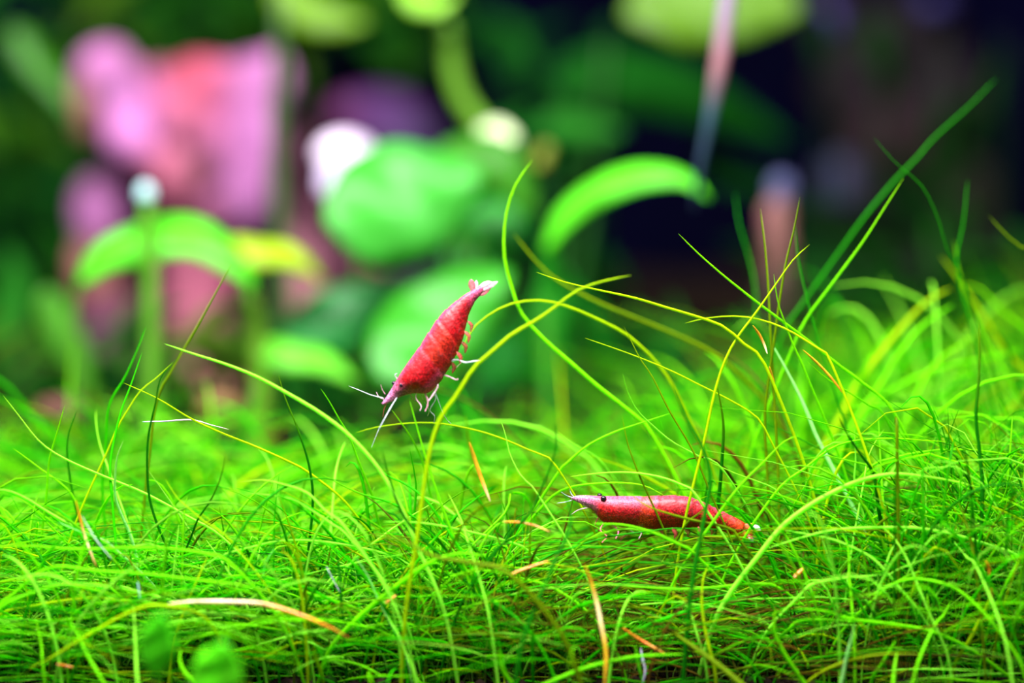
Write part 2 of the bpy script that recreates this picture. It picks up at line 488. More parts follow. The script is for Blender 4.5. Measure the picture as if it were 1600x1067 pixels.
bush('stem_plant_bush', 'dark leafy bush behind and beside the pink stump', -90, 130, -30, 560, .74, .82, 46, [(0.005, 0.07, 0.004), (0.01, 0.11, 0.005), (0.003, 0.045, 0.004), (0.04, 0.15, 0.005)], 21)
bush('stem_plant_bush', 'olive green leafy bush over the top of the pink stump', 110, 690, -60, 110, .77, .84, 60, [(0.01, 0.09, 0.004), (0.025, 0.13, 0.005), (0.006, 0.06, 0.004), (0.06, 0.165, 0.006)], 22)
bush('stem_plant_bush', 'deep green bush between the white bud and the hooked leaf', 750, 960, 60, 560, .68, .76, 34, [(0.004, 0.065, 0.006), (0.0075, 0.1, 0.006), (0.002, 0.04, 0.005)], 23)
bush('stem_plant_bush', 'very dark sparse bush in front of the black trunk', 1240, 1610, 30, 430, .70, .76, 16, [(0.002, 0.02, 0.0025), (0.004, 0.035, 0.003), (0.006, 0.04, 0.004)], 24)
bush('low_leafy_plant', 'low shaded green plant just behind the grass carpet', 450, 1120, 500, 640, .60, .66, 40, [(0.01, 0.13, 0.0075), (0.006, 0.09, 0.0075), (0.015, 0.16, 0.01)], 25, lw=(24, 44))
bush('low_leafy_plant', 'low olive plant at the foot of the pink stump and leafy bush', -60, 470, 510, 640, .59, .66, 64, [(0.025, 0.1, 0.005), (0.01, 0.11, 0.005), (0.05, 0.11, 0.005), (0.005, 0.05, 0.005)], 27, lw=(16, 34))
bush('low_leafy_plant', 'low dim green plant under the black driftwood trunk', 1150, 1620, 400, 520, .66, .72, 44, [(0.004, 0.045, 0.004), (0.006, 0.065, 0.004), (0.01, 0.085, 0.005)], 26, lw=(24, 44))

t = empty('hanging_stalk', P(1095, 290, .53), 'pale lilac stalk hanging down in front of the dark gap', 'stalk')
link('stalk', tube_mesh('stalk', [P(1142, -60, .535), P(1134, 20, .535), P(1124, 100, .535), P(1108, 190, .535), P(1092, 270, .535), P(1084, 330, .535)],
                        [.0015, .0016, .0016, .0011, .0007, .0004], [(.34, .26, .36), (.34, .26, .36), (.34, .16, .17), (.04, .09, .12), (.02, .04, .07), (.008, .015, .03)], n=30, sides=9), M_LEAF, t)

t = empty('oval_leaf_sprig', (P(290, 1060, .40)[0], P(290, 1060, .40)[1], 0), 'sprig with two blurred oval leaves rising at the bottom edge', 'plant')
add_leaf(t, [(243, 1058), (244, 1020), (248, 985), (252, 958)], .398, .396, 60, .25, (.09, .75, .01), blunt=.9)
add_leaf(t, [(325, 1110), (332, 1075), (342, 1035), (348, 1002)], .396, .394, 84, .25, (.12, .80, .01), blunt=.9)
for px, py in ((243, 1055), (327, 1100)):
    c = P(px, py, .397)
    link('stem', tube_mesh('stem', [c, (c[0] * .98, c[1], c[2] * .5), (c[0] * .96, c[1] + .002, 0)], [.0003, .0004, .0004], (.05, .3, .01), n=8), M_LEAF, t)

# ------------------------------------------------------------------ hairgrass
PAL = {'g': (.035, .56, .001), 'l': (.21, .82, .004), 'y': (.42, .68, .002), 'd': (.010, .24, .004), 'w': (.40, .90, .26),  # dark green: own tone, on some blades painted foreground shade
       'o': (.85, .36, .02), 'v': (.16, .30, .002), 'p': (.34, .94, .05), 'b': (.20, .11, .01), 'm': (.02, .34, .004)}
# each traced blade: width px, pigment, depth (m), points from the tip towards the root
TR = """
5 p .443 5,618 30,650 62,690 100,716 160,743 225,770 290,805 350,842
5 l .446 101,634 88,680 77,720 72,780 66,830 64,880
5 y .445 193,598 247,623 300,655 350,678 400,698 455,723 482,738 530,775 560,810
8 p .442 257,537 300,552 350,568 400,588 450,615 500,645 545,680 590,730 625,790 650,850
6 w .441 193,688 183,715 180,745 180,775 190,805 203,835 215,880 218,935
5 d .438 276,560 252,590 243,630 232,680 230,730 234,780 250,830 275,880
5 v .456 362,412 330,470 305,515 285,550 262,590 250,610 240,650 235,700
5 g .455 228,510 215,545 195,590 170,635 165,700 160,760 165,830
5 g .45 222,550 205,600 190,640 180,680 172,730 176,790
4 y .452 272,565 245,590 220,610 200,640 185,665 170,700
6 p .437 -20,766 10,766 40,778 75,800 110,820 150,840 172,854
4 l .44 38,780 62,805 85,828 105,850
4 w .436 90,815 112,825 135,834 160,843 175,853
4 p .46 150,640 150,660 155,690 163,715 172,740
3 y .439 258,748 275,775 288,788 320,815 360,845
4 d .436 353,710 345,745 330,780 310,810 300,835
6 l .434 -20,854 50,853 120,858 200,856 260,857 320,865 360,880
6 l .431 430,925 370,913 300,905 230,897 150,892 95,885 60,895 25,925 0,945
6 l .433 195,935 180,930 130,917 90,915 40,930 0,950
5 y .434 210,940 150,934 100,938 50,947 0,960
5 l .432 300,948 260,945 200,938 150,943 120,955 98,985
6 y .429 45,1045 75,1030 100,1015 150,985 200,958 250,946
6 l .43 110,970 125,1000 140,1030 152,1050
5 l .432 55,960 60,985 65,1010 66,1030
6 p .431 208,945 210,970 212,1020 215,1067
8 l .428 283,1015 281,1030 287,1048 305,1070
5 p .438 315,888 345,868 400,853 440,845 490,845 560,855 620,872 660,900
4 y .437 328,860 322,875 313,895
4 l .437 195,858 215,875 240,895 262,910
5 l .444 501,607 515,628 530,655 545,680 560,720 580,770 590,810
5 d .442 435,585 445,620 465,670 480,715 488,760 488,800 484,840
5 p .44 375,753 410,750 440,756 480,770 510,800 540,825
5 p .438 390,770 450,778 480,793 520,820 545,840
6 p .458 540,690 535,700 527,725 523,750 520,790
4 y .452 556,676 590,667 640,661 680,661 720,667 770,680 830,705 870,730
7 y .434 986,430 940,440 900,455 860,485 830,505 800,522 770,548 740,575 715,615 690,650 675,690 665,740 657,800 650,850
6 y .454 722,545 740,512 775,485 810,472 850,470 890,480 930,497 975,520 1005,545 1030,572 1060,620
6 y .447 838,425 880,440 930,452 990,465 1040,480 1090,495 1130,510 1165,540 1200,580
8 v .472 803,365 830,400 860,430 900,455 940,475 1000,500 1060,525 1120,555 1170,600 1210,650
8 l .459 832,250 805,290 790,340 788,400 800,450 815,490 850,530 890,565 930,600 980,640 1020,680
6 l .447 1060,365 1090,395 1130,430 1180,470 1220,500 1260,530 1310,570 1350,600 1400,650
5 y .45 1070,505 1105,497 1150,494 1190,500 1230,515 1270,540 1300,570
5 y .449 1265,382 1240,405 1215,440 1180,490 1150,530 1130,570 1115,620 1100,690
5 l .448 1209,428 1215,470 1225,500 1240,540 1262,590
5 v .455 1188,326 1195,380 1200,440 1203,500 1206,560
5 v .452 1250,308 1240,360 1228,410 1218,470 1210,530 1200,600 1195,660 1200,760
4 m .462 1242,350 1248,410 1262,470 1275,520 1290,570
4 m .49 1148,300 1155,350 1170,400 1180,450 1182,520
5 l .458 1412,278 1385,320 1350,375 1310,430 1280,470 1262,495 1240,540
5 m .485 1558,122 1510,170 1460,215 1430,250 1400,280 1350,340 1300,410 1250,480 1220,530
3 m .462 1365,215 1400,255 1440,290 1465,340 1480,390 1500,430 1520,480
5 m .475 1512,280 1505,350 1495,400 1500,450 1515,500 1530,560
5 l .478 1490,375 1500,430 1520,480 1545,540 1580,600
7 v .468 1545,337 1570,365 1600,390 1640,420
11 y .492 1487,450 1450,470 1410,510 1370,560 1340,600 1310,660
9 l .488 1490,475 1440,510 1400,560 1370,610 1330,670
8 l .482 1400,505 1370,545 1350,580 1335,620 1330,660
9 y .49 1470,400 1500,440 1540,500 1580,560 1620,600
9 l .495 1500,445 1530,450 1570,490 1620,540
9 l .49 1600,545 1540,560 1490,570 1430,590 1380,620 1350,650
9 l .488 1530,520 1500,540 1470,560 1440,600 1420,650
8 w .455 1205,535 1230,580 1255,630 1275,680 1290,710
4 l .447 1262,565 1290,590 1330,615 1357,633 1385,655
4 p .441 973,583 980,610 995,640 1020,665 1050,690 1090,712 1130,735
4 v .442 972,650 980,690 990,720 1000,745
5 l .45 1050,645 995,663 960,675 920,695 890,720 868,745
4 y .448 914,528 990,555 1050,580 1090,600 1140,625 1180,650 1200,680
4 v .446 975,510 985,530 1000,560 1020,590 1045,640 1075,690 1090,720 1110,770
5 l .452 1138,560 1120,600 1108,640 1100,690 1098,740
5 d .434 868,660 868,700 860,730 845,765 830,800 800,832
7 d .432 877,762 888,785 892,815 885,840 870,870 858,898
4 p .453 868,672 900,695 925,710 950,735
5 p .443 890,745 930,740 980,738 1030,745 1070,760 1092,780
5 l .446 1040,775 1000,757 940,755 880,765 840,800
4 p .444 1110,722 1150,740 1190,755 1220,775
5 l .44 1250,680 1225,690 1190,725 1160,755 1125,800
8 d .434 1050,600 1075,660 1098,700 1110,750 1102,800
7 d .446 1120,600 1130,660 1128,720 1122,790
9 p .440 1530,762 1490,752 1440,744 1390,741 1340,752 1290,775 1250,800 1220,825 1190,862
6 p .437 1200,856 1270,835 1320,826 1400,824 1440,826 1490,835 1540,850 1600,875
6 l .468 1320,636 1380,632 1450,638 1500,645 1560,655 1610,668
5 l .448 1480,690 1440,688 1400,685 1340,688 1300,700 1260,730 1210,772
5 l .45 1600,715 1550,706 1500,702 1450,705 1400,715 1350,740
7 d .438 1530,500 1530,580 1525,650 1530,700 1535,760 1533,830
6 l .44 1545,770 1570,780 1600,795 1640,820
7 y .438 1533,784 1570,800 1600,815 1640,840
5 l .443 1365,780 1410,795 1460,810 1510,825 1560,838
4 p .442 1215,755 1260,760 1310,775 1350,790
4 l .441 1275,725 1255,765 1235,800
5 p .447 1335,670 1337,720 1335,750 1345,790
4 p .45 1382,670 1365,695 1355,720 1350,750
7 d .436 1310,650 1325,680 1345,710 1365,740 1372,790
5 v .444 1400,770 1401,800 1400,840
4 v .445 1470,735 1490,775 1510,805
7 l .432 1240,950 1290,955 1330,967 1400,976 1450,985 1500,1005 1540,1030 1580,1060
5 l .434 1345,972 1300,968 1250,970 1230,985
7 w .43 1335,975 1330,1000 1322,1030 1315,1067
8 l .431 1212,950 1210,985 1225,1020 1245,1050 1262,1075
6 l .436 1355,933 1400,910 1440,905 1490,918 1530,950 1560,985
5 l .437 1470,888 1430,895 1400,910 1372,930
6 p .438 1375,820 1400,845 1420,880 1440,930 1460,975
5 p .437 1283,872 1310,900 1350,935 1370,960
7 y .435 1552,922 1540,950 1525,980 1513,1003
5 l .436 1485,940 1475,960 1460,978
5 p .438 1225,828 1290,840 1320,850 1360,870 1390,900
5 l .438 1315,830 1325,855 1327,900 1330,935
5 p .436 1380,898 1320,903 1270,912 1250,930
6 l .431 1400,1000 1385,1025 1375,1042
6 l .43 1402,1018 1398,1040 1395,1070
5 p .439 1490,845 1510,870 1527,888
6 y .436 1107,880 1098,910 1097,950 1103,990 1109,1015
10 v .431 1055,990 1090,1015 1130,1045 1165,1075
7 l .431 1070,1022 1000,1025 960,1032 910,1045 850,1070
5 l .437 950,912 1000,917 1060,920 1110,918 1180,912 1220,920
6 l .437 925,818 975,820 1020,832 1060,850 1085,865
6 v .438 985,772 1010,790 1040,801 1080,812 1140,826 1160,850
5 v .437 1112,778 1095,800 1075,815 1060,840
6 p .431 993,1008 998,1040 1006,1070
5 p .436 1065,935 1080,960 1090,995
5 v .434 800,1010 850,1015 880,1030 910,1052
6 g .43 832,975 832,1020 833,1067
5 l .436 410,905 450,917 510,935 550,948 580,965
5 p .437 598,815 660,817 730,830 800,848 830,865
9 v .43 575,835 630,845 680,870 740,880 800,900
8 l .432 760,868 715,865 670,880 620,915 560,965
5 l .435 800,938 770,940 740,945 700,962
3 w .435 555,870 575,900 590,935 605,965
4 p .434 605,960 612,975 622,990 632,1015
5 w .435 430,855 415,880 411,905
7 y .43 490,1010 493,1028 500,1045 506,1070
8 l .429 780,1015 785,1045 800,1067 815,1085
5 l .433 600,1058 560,1038 505,1030 470,1045
6 d .437 523,850 530,890 533,935
7 y .462 727,648 731,675 733,692 738,720
4 p .444 782,655 790,680 797,710 815,745 840,772
4 p .441 700,770 715,800 726,830
5 l .439 640,625 655,680 670,730 690,790
5 l .45 612,640 640,680 660,720 672,770
5 g .446 560,700 600,740 640,760 680,800
5 g .443 500,740 560,770 620,790 680,840
6 d .432 596,700 612,760 640,820 700,880
5 g .441 770,760 730,790 690,830 650,880
5 l .44 700,900 740,850 790,800 800,770
5 g .447 640,700 650,760 646,820 650,870
5 l .45 20,700 60,730 110,770 130,820
5 m .452 120,640 105,690 110,750 120,800
"""
tuft_def = [  # px, depth, label
    (60, .430, 'grass tuft in the bottom corner under the long yellow slanting blade'),
    (215, .433, 'grass tuft with an upright pale blade beside the two oval leaves'),
    (370, .431, 'grass tuft under the long orange and white withered blade'),
    (520, .432, 'grass tuft at the orange end of the long withered blade'),
    (660, .430, 'dense dark based grass tuft at the bottom edge below the upper shrimp'),
    (820, .431, 'grass tuft beside the tall upright orange blade near the bottom edge'),
    (960, .430, 'sparse grass tuft over bare brown soil at the bottom edge'),
    (1120, .432, 'olive grass tuft by bare soil under the lower shrimp tail'),
    (1260, .431, 'grass tuft with a thick curved lime blade at the bottom edge'),
    (1400, .432, 'grass tuft behind the short white upright blade at the bottom edge'),
    (1550, .431, 'grass tuft in the bottom corner farthest from the shrimps'),
    (90, .448, 'grass tuft around the small orange upright sliver'),
    (240, .447, 'grass tuft of tall dark blades around the white curved blade'),
    (400, .447, 'grass tuft from which a fan of pale arching blades spreads'),
    (540, .446, 'grass tuft whose blades cross below the long bright diagonal blade'),
    (660, .449, 'grass tuft holding the long curved blade that passes the upper shrimp legs'),
    (830, .447, 'grass tuft with dark blades just ahead of the lower shrimp head'),
    (980, .455, 'grass tuft of thin blades rising behind the lower shrimp back'),
    (1110, .456, 'grass tuft with dark thick blades above the lower shrimp tail'),
    (1230, .448, 'grass tuft beside the lower shrimp tail fan'),
    (1370, .449, 'grass tuft topped by the long bright white green arch'),
    (1530, .449, 'grass tuft around the dark upright blade near the picture edge'),
    (300, .50, 'blurred grass tuft at the foot of the pink stump'),
    (720, .50, 'blurred grass tuft in the shade behind the upper shrimp'),
    (1060, .485, 'blurred tall grass tuft reaching up before the blue black gap'),
    (1230, .47, 'tall thin grass tuft in front of the slim pinkish stone'),
    (1400, .49, 'blurred arching yellow green tuft farther back in the carpet'),
    (1540, .49, 'tall blurred tuft beside the black driftwood trunk'),
]
tufts = []
for px, d, lab in tuft_def:
    c = P(px, 533, d)
    tufts.append((c[0], c[1], empty('hairgrass_tuft', (c[0], c[1], 0), lab, 'grass tuft', 'hairgrass tufts in the carpet')))


def nearest_tuft(x, y):
    return min(tufts, key=lambda q: (q[0] - x) ** 2 + (q[1] - y) ** 2)[2]


rr = random.Random(5)
for ln in TR.strip().splitlines():
    f = ln.split()
    w, pc, d = float(f[0]), f[1], float(f[2])
    px = [tuple(map(float, q.split(','))) for q in f[3:]]
    n = len(px)
    drift = rr.uniform(-.006, .008)
    pts = [P(x, y, d + drift * (i / max(n - 1, 1))) for i, (x, y) in enumerate(px)]
    a, b = np.array(pts[-2]), np.array(pts[-1])
    tv = (b - a) / np.linalg.norm(b - a)
    if b[2] > 0.0015:
        h = b[2]
        run = np.clip(tv * np.array([1, 1, 0]) * h * .9, -.014, .014)
        pts.append(b + run * .55 + np.array([0, .001, -h * .45 if tv[2] < 0.2 else -h * .2]))
        pts.append(b + run * .85 + np.array([0, .002, -h - .001]))
    root = pts[-1]
    c0 = np.array(PAL[pc])
    base = c0 * .85 if pc not in 'wo' else np.array(PAL['l'])
    tip = c0 * 1.05 if rr.random() < .6 else c0 * .6 + np.array(PAL['y']) * .4
    n_s = min(40, 8 + 4 * len(pts))
    R = np.array([.3, .8, 1, 1, 1, .95]) * w * .45 * d / FPX
    me = tube_mesh('blade', pts, R, np.clip([tip, c0, c0, c0, base], 0, 1), n=n_s, sides=6)
    lab = {'w': 'pale whitish blade', 'y': 'yellow green blade', 'd': 'dark green blade'}.get(pc)
    link('blade', me, M_BLADE, nearest_tuft(root[0], root[1]), lab)


def blade_lines(roots, h, az, reach, sag, K=8):
    """centre lines of N curved blades"""
    s = np.linspace(0, 1, K)[None, :]
    N = len(roots)
    hor = reach[:, None] * s ** 1.7
    ver = h[:, None] * (s * (1 + sag[:, None]) - sag[:, None] * s ** 2.6)
    wob = 0.0005 * np.sin(s * 5 + az[:, None] * 7) * s
    C = np.zeros((N, K, 3))
    C[:, :, 0] = roots[:, 0:1] + np.cos(az)[:, None] * hor - np.sin(az)[:, None] * wob
    C[:, :, 1] = roots[:, 1:2] + np.sin(az)[:, None] * hor * .6 + np.cos(az)[:, None] * wob
    C[:, :, 2] = ver - 0.001
    return C


def field_height(x, y):
    """how tall the carpet stands here"""
    f = np.interp(x, [-.10, -.06, -.02, .02, .05, .10], [.024, .024, .024, .023, .030, .035])
    return f


def pigment(N, x, y, rng):
    keys = np.array([PAL['g'], PAL['l'], PAL['p'], PAL['m'], PAL['y'], PAL['v']])
    p = np.array([.34, .30, .13, .12, .06, .05]); p /= p.sum()
    c = keys[rng.choice(6, N, p=p)]
    # old brown olive growth over the bare soil below the lower shrimp
    old = np.exp(-(((x - .024) / .021) ** 2) - (((y - .004) / .026) ** 2))
    m = rng.random(N) < old
    c[m] = np.array([PAL['v'], PAL['b'], (.11, .12, .008)])[rng.integers(0, 3, m.sum())]
    return c * rng.uniform(.55, 1.15, (N, 1))


def clear_window(x, y, h):
    """keeps grass short in front of the two shrimps, which stand clear of it in the photograph"""
    D = (y - CAMP[1]) / math.cos(PITCH)
    px = 800 + x / .444 * FPX
    front = (y < 0.009)
    h = np.where(front & (px > 870) & (px < 1210), np.minimum(h, .0165), h)
    h = np.where(front & (px > 1110) & (px < 1235), np.minimum(h, .009), h)
    return h


# single blades of each tuft
for ti, (tx, ty, te) in enumerate(tufts):
    far = ty > .018
    n = 34 if far else (6 if -.001 < tx < .04 and ty < 0 else 13)
    rr_ = np.random.default_rng(100 + ti)
    roots = np.stack([tx + rr_.normal(0, .013 if far else .005, n), ty + rr_.normal(0, .014 if far else .004, n)], 1)
    roots[:, 1] = np.maximum(roots[:, 1], .012) if far else roots[:, 1]
    hh = clear_window(roots[:, 0], roots[:, 1], field_height(roots[:, 0], roots[:, 1]) * rr_.uniform(.8, 1.35, n))
    az = rr_.uniform(0, 2 * math.pi, n)
    reach = rr_.uniform(.01, .055, n) if far else rr_.uniform(.004, .03, n)
    if far: hh = hh * rr_.uniform(.9, 1.3, n)
    sag = rr_.uniform(0, 1.0, n)
    C = blade_lines(roots, hh, az, reach, sag, 12)
    cc = pigment(n, roots[:, 0], roots[:, 1], rr_)
    for k in range(n):
        w = rr_.uniform(.00016, .00028) * (1.5 if far else 1)
        R = np.interp(np.linspace(0, 1, 12), [0, .7, 1], [w, w, w * .2])
        V, q, cols = tubes(C[k:k + 1], R[None], np.repeat(cc[k][None, None, :], 12, axis=1), 5)
        link('blade', mesh_np('blade', V, q, np.clip(cols, 0, 1)), M_BLADE, te)

# the thick rest of the carpet
def carpet(N, seed):
    rg = np.random.default_rng(seed)
    D = .431 + .195 * rg.random(N * 2) ** 1.25
    D = np.where(rg.random(N * 2) < .16, rg.uniform(.428, .450, N * 2), D)
    x = rg.uniform(-.125, .125, N * 2)
    px = 800 + x / D * FPX
    back = np.interp(px, [0, 350, 700, 1000, 1250, 1600], [.525, .53, .515, .545, .60, .62])
    keep = D < back + rg.normal(0, .008, N * 2)
    gap = np.array([noise.noise(Vector((a * 60 + 3, b * 40, 7.7))) for a, b in zip(x, D)])
    keep &= rg.random(N * 2) < np.clip(np.interp(D, [.45, .48, .6], [1.0, .42, .38]) + gap * np.interp(D, [.45, .48], [.5, 1.3]), .05, 1)
    # bare soil patch
    bare = np.exp(-(((x - .023) / .015) ** 2) - (((D - .444) / .016) ** 2))
    keep &= rg.random(N * 2) > bare * .95
    x, D = x[keep][:N], D[keep][:N]
    n = len(x)
    y = CAMP[1] + D * math.cos(PITCH) + .003
    roots = np.stack([x, y], 1)
    clump = np.array([noise.noise(Vector((a * 45, b * 45, 1.7))) for a, b in roots])
    h = field_height(x, y) * rg.uniform(.45, 1.2, n) * (1 + .45 * clump)
    h = clear_window(x, y, h)
    flow = np.array([noise.noise(Vector((a * 22 + 9, b * 22, 4.1))) for a, b in roots]) * 5
    az = flow + rg.normal(0, 1.0, n) + np.where(rg.random(n) < .5, math.pi, 0)
    reach = np.where(rg.random(n) < .35, rg.uniform(.025, .06, n), rg.uniform(.004, .03, n))
    h = h * np.interp(D, [.45, .5], [1, 1.15])
    sag = rg.uniform(0, 1.5, n)
    h = h * np.interp(D, [.45, .475], [1, .82]) / (1 + .22 * sag)
    low = (D < .448) & (rg.random(n) < .42)
    h = np.where(low, rg.uniform(.002, .014, n), h)
    reach = np.where(low, rg.uniform(.015, .04, n), reach)
    K = 8
    C = blade_lines(roots, h, az, reach, sag, K)
    w = rg.uniform(.00011, .00025, n) * np.interp(D, [.46, .52], [1, 1.7])
    R = w[:, None] * np.interp(np.linspace(0, 1, K), [0, .6, 1], [1, 1, .15])[None, :]
    c = pigment(n, x, y, rg)
    cols = np.repeat(c[:, None, :], K, axis=1)
    fade = np.interp(np.linspace(0, 1, K), [0, .35, 1], [.0, 1, 1])[None, :, None]
    cols = cols * fade + np.array([.16, .26, .05]) * (1 - fade)      # straw coloured sheaths at the root
    V, q, cols = tubes(C, R, cols, 3)
    return mesh_np('grass_carpet', V, q, np.clip(cols, 0, 1))


gc = link('grass_carpet', carpet(13000, 3), M_BLADE)
tag(gc, 'thick bright green hairgrass carpet covering the soil', 'grass', kind='stuff')

# ------------------------------------------------------------------ withered blades lying in the carpet
OR = (.90, .34, .015); OW = (1.0, .85, .45); YO = (.80, .50, .02); OB = (.65, .22, .03)
DEAD = [
    ('long orange and white withered blade lying over the grass', 8, .427, [(262, 943), (300, 940), (345, 940), (400, 942), (430, 948), (480, 965), (515, 980), (547, 997)], [OW, OW, OW, OR, OR, OB]),
    ('orange withered blade with a white tip below the upper shrimp', 8, .439, [(733, 690), (740, 712), (750, 742), (766, 784)], [YO, YO, OR, OW]),
    ('tall upright orange and yellow blade with a white middle', 8, .429, [(912, 880), (922, 905), (932, 940), (940, 980), (947, 1020), (945, 1067), (944, 1090)], [OR, YO, OW, YO, YO, YO]),
    ('small upright orange sliver above the pale arching blades', 5, .434, [(118, 780), (125, 810), (135, 845), (151, 887)], [OR, OR, OW, OR]),
    ('short curved orange blade tip high over the lower shrimp tail', 5, .447, [(1176, 508), (1186, 522), (1194, 538), (1199, 553)], [YO, OR, OW]),
    ('thin orange blade piece just under the curved orange tip', 5, .448, [(1202, 572), (1206, 588), (1211, 604)], [YO, OR]),
    ('slanting yellow orange blade to the side of the pale thick blade', 5, .444, [(1254, 546), (1280, 570), (1302, 594), (1323, 622)], [YO, YO, OR, YO]),
    ('thin orange blade lying flat ahead of the lower shrimp', 4, .434, [(785, 815), (810, 816), (835, 821), (860, 831)], [OR, OR, YO]),
    ('yellow orange blade slanting under the dark hooked blade', 5, .433, [(795, 898), (825, 887), (858, 876)], [YO, OR, OR]),
    ('orange red blade piece over the bare brown soil', 6, .433, [(972, 980), (990, 993), (1008, 1004), (1040, 1022)], [OR, (.9, .2, .03), YO]),
    ('tiny orange flake in the grass near the tail fan', 7, .434, [(1240, 903), (1247, 896), (1255, 888)], [OR, OR]),
    ('tiny orange flake near the edge of the carpet', 6, .434, [(1540, 875), (1545, 888), (1546, 900)], [OR, OR]),
    ('tiny orange flake near the tip of a thick slanting blade', 5, .434, [(1549, 918), (1550, 930), (1549, 944)], [OR, OB]),
    ('short orange flake in the grass above the withered blade end', 6, .433, [(602, 943), (610, 937), (619, 930)], [OR, OR]),
    ('orange brown scrap below the long yellow slanting blade', 6, .43, [(88, 1038), (100, 1040), (115, 1043)], [OB, OR]),
]
for lab, w, d, px, cols in DEAD:
    pts = [P(x, y, d + .001 * math.sin(i)) for i, (x, y) in enumerate(px)]
    R = np.array([.4, 1, 1, .9, .35]) * w * .45 * d / FPX
    o = link('withered_blade', tube_mesh('withered_blade', pts, R, np.clip(cols, 0, 1), n=20, sides=6), M_DEAD)
    tag(o, lab, 'dead leaf', 'withered blades in the carpet')
GY = (.62, .66, .70)
THREADS = [
    ('thin grey pink root thread stretched level below the yellow tip', 3, .447, [(222, 659), (260, 658), (300, 656), (330, 664), (358, 671)], [(.6, .7, .9), (.8, .6, .7), (.6, .45, .4)]),
    ('pale grey thread slanting down past the orange sliver', 3, .433, [(128, 805), (137, 822), (152, 846), (175, 874)], [(.7, .8, .5), GY, GY]),
    ('short pale lilac thread crossing at the end of a dark blade', 3, .436, [(510, 885), (520, 905), (531, 925)], [GY, (.7, .65, .8)]),
    ('bluish white root standing over the bare soil', 5, .434, [(1001, 1012), (1004, 1030), (1008, 1048), (1004, 1067)], [(.6, .6, .75), (.75, .7, .9)]),
    ('short bluish white sliver under the white curved blade', 4, .432, [(215, 908), (217, 922), (219, 937)], [(.6, .9, 1), (.6, 1, .9)]),
]
for lab, w, d, px, cols in THREADS:
    pts = [P(x, y, d) for x, y in px]
    R = np.array([.5, 1, .8, .4]) * w * .42 * d / FPX
    o = link('root_thread', tube_mesh('root_thread', pts, R, np.clip(cols, 0, 1), n=16, sides=5), M_DEAD)
    tag(o, lab, 'root', 'loose pale roots on the grass')


# ------------------------------------------------------------------ shrimps
def shrimp_mat():
    m, nt, out = new_mat('shrimp_shell')
    N, L = nt.nodes.new, nt.links.new
    at = N('ShaderNodeAttribute'); at.attribute_name = 'tint'
    tc = N('ShaderNodeTexCoord')
    vo = N('ShaderNodeTexVoronoi'); vo.inputs['Scale'].default_value = 3800
    L(tc.outputs['Object'], vo.inputs['Vector'])
    nz = N('ShaderNodeTexNoise'); nz.inputs['Scale'].default_value = 1500; nz.inputs['Detail'].default_value = 4
    L(tc.outputs['Object'], nz.inputs['Vector'])
    mr = N('ShaderNodeMapRange'); mr.inputs[1].default_value = .1; mr.inputs[2].default_value = .6; mr.inputs[3].default_value = 1.25; mr.inputs[4].default_value = .4
    L(vo.outputs['Distance'], mr.inputs[0])
    mu = N('ShaderNodeVectorMath'); mu.operation = 'SCALE'
    L(at.outputs['Color'], mu.inputs[0]); L(mr.outputs[0], mu.inputs['Scale'])
    pale = N('ShaderNodeMix'); pale.data_type = 'RGBA'
    m2 = N('ShaderNodeMapRange'); m2.inputs[1].default_value = .55; m2.inputs[2].default_value = .72; m2.inputs[3].default_value = 0; m2.inputs[4].default_value = .12
    L(nz.outputs[0], m2.inputs[0]); L(m2.outputs[0], pale.inputs['Factor'])
    L(mu.outputs[0], pale.inputs['A']); pale.inputs['B'].default_value = (1, .25, .25, 1)
    pb = N('ShaderNodeBsdfPrincipled')
    pb.inputs['Roughness'].default_value = .5
    pb.inputs['Specular IOR Level'].default_value = .32
    pb.inputs['Coat Weight'].default_value = .15
    pb.inputs['Coat Roughness'].default_value = .25
    pb.inputs['Subsurface Weight'].default_value = .1
    pb.inputs['Subsurface Radius'].default_value = (.0012, .0003, .0003)
    pb.inputs['Subsurface Scale'].default_value = 1.0
    L(pale.outputs['Result'], pb.inputs['Base Color'])
    bp = N('ShaderNodeBump'); bp.inputs['Strength'].default_value = .8; bp.inputs['Distance'].default_value = .0002
    L(nz.outputs[0], bp.inputs['Height']); L(bp.outputs[0], pb.inputs['Normal'])
    L(pb.outputs[0], out.inputs['Surface'])
    return m


M_SHELL = shrimp_mat()
M_LIMB = tint_mat('shrimp_limb', trans=.4, rough=.25, spec=.8, var=.35, vscale=3500, alpha=.6)
M_EYE = noise_mat('shrimp_eye', [(.3, (.004, .003, .008)), (.8, (.03, .015, .03))], scale=1500, rough=.15, bump=0)
RED = (.66, .004, .009); DRED = (.50, .003, .010); PNK = (.90, .13, .30); LIL = (.88, .32, .62); ORG = (1.0, .07, .006)


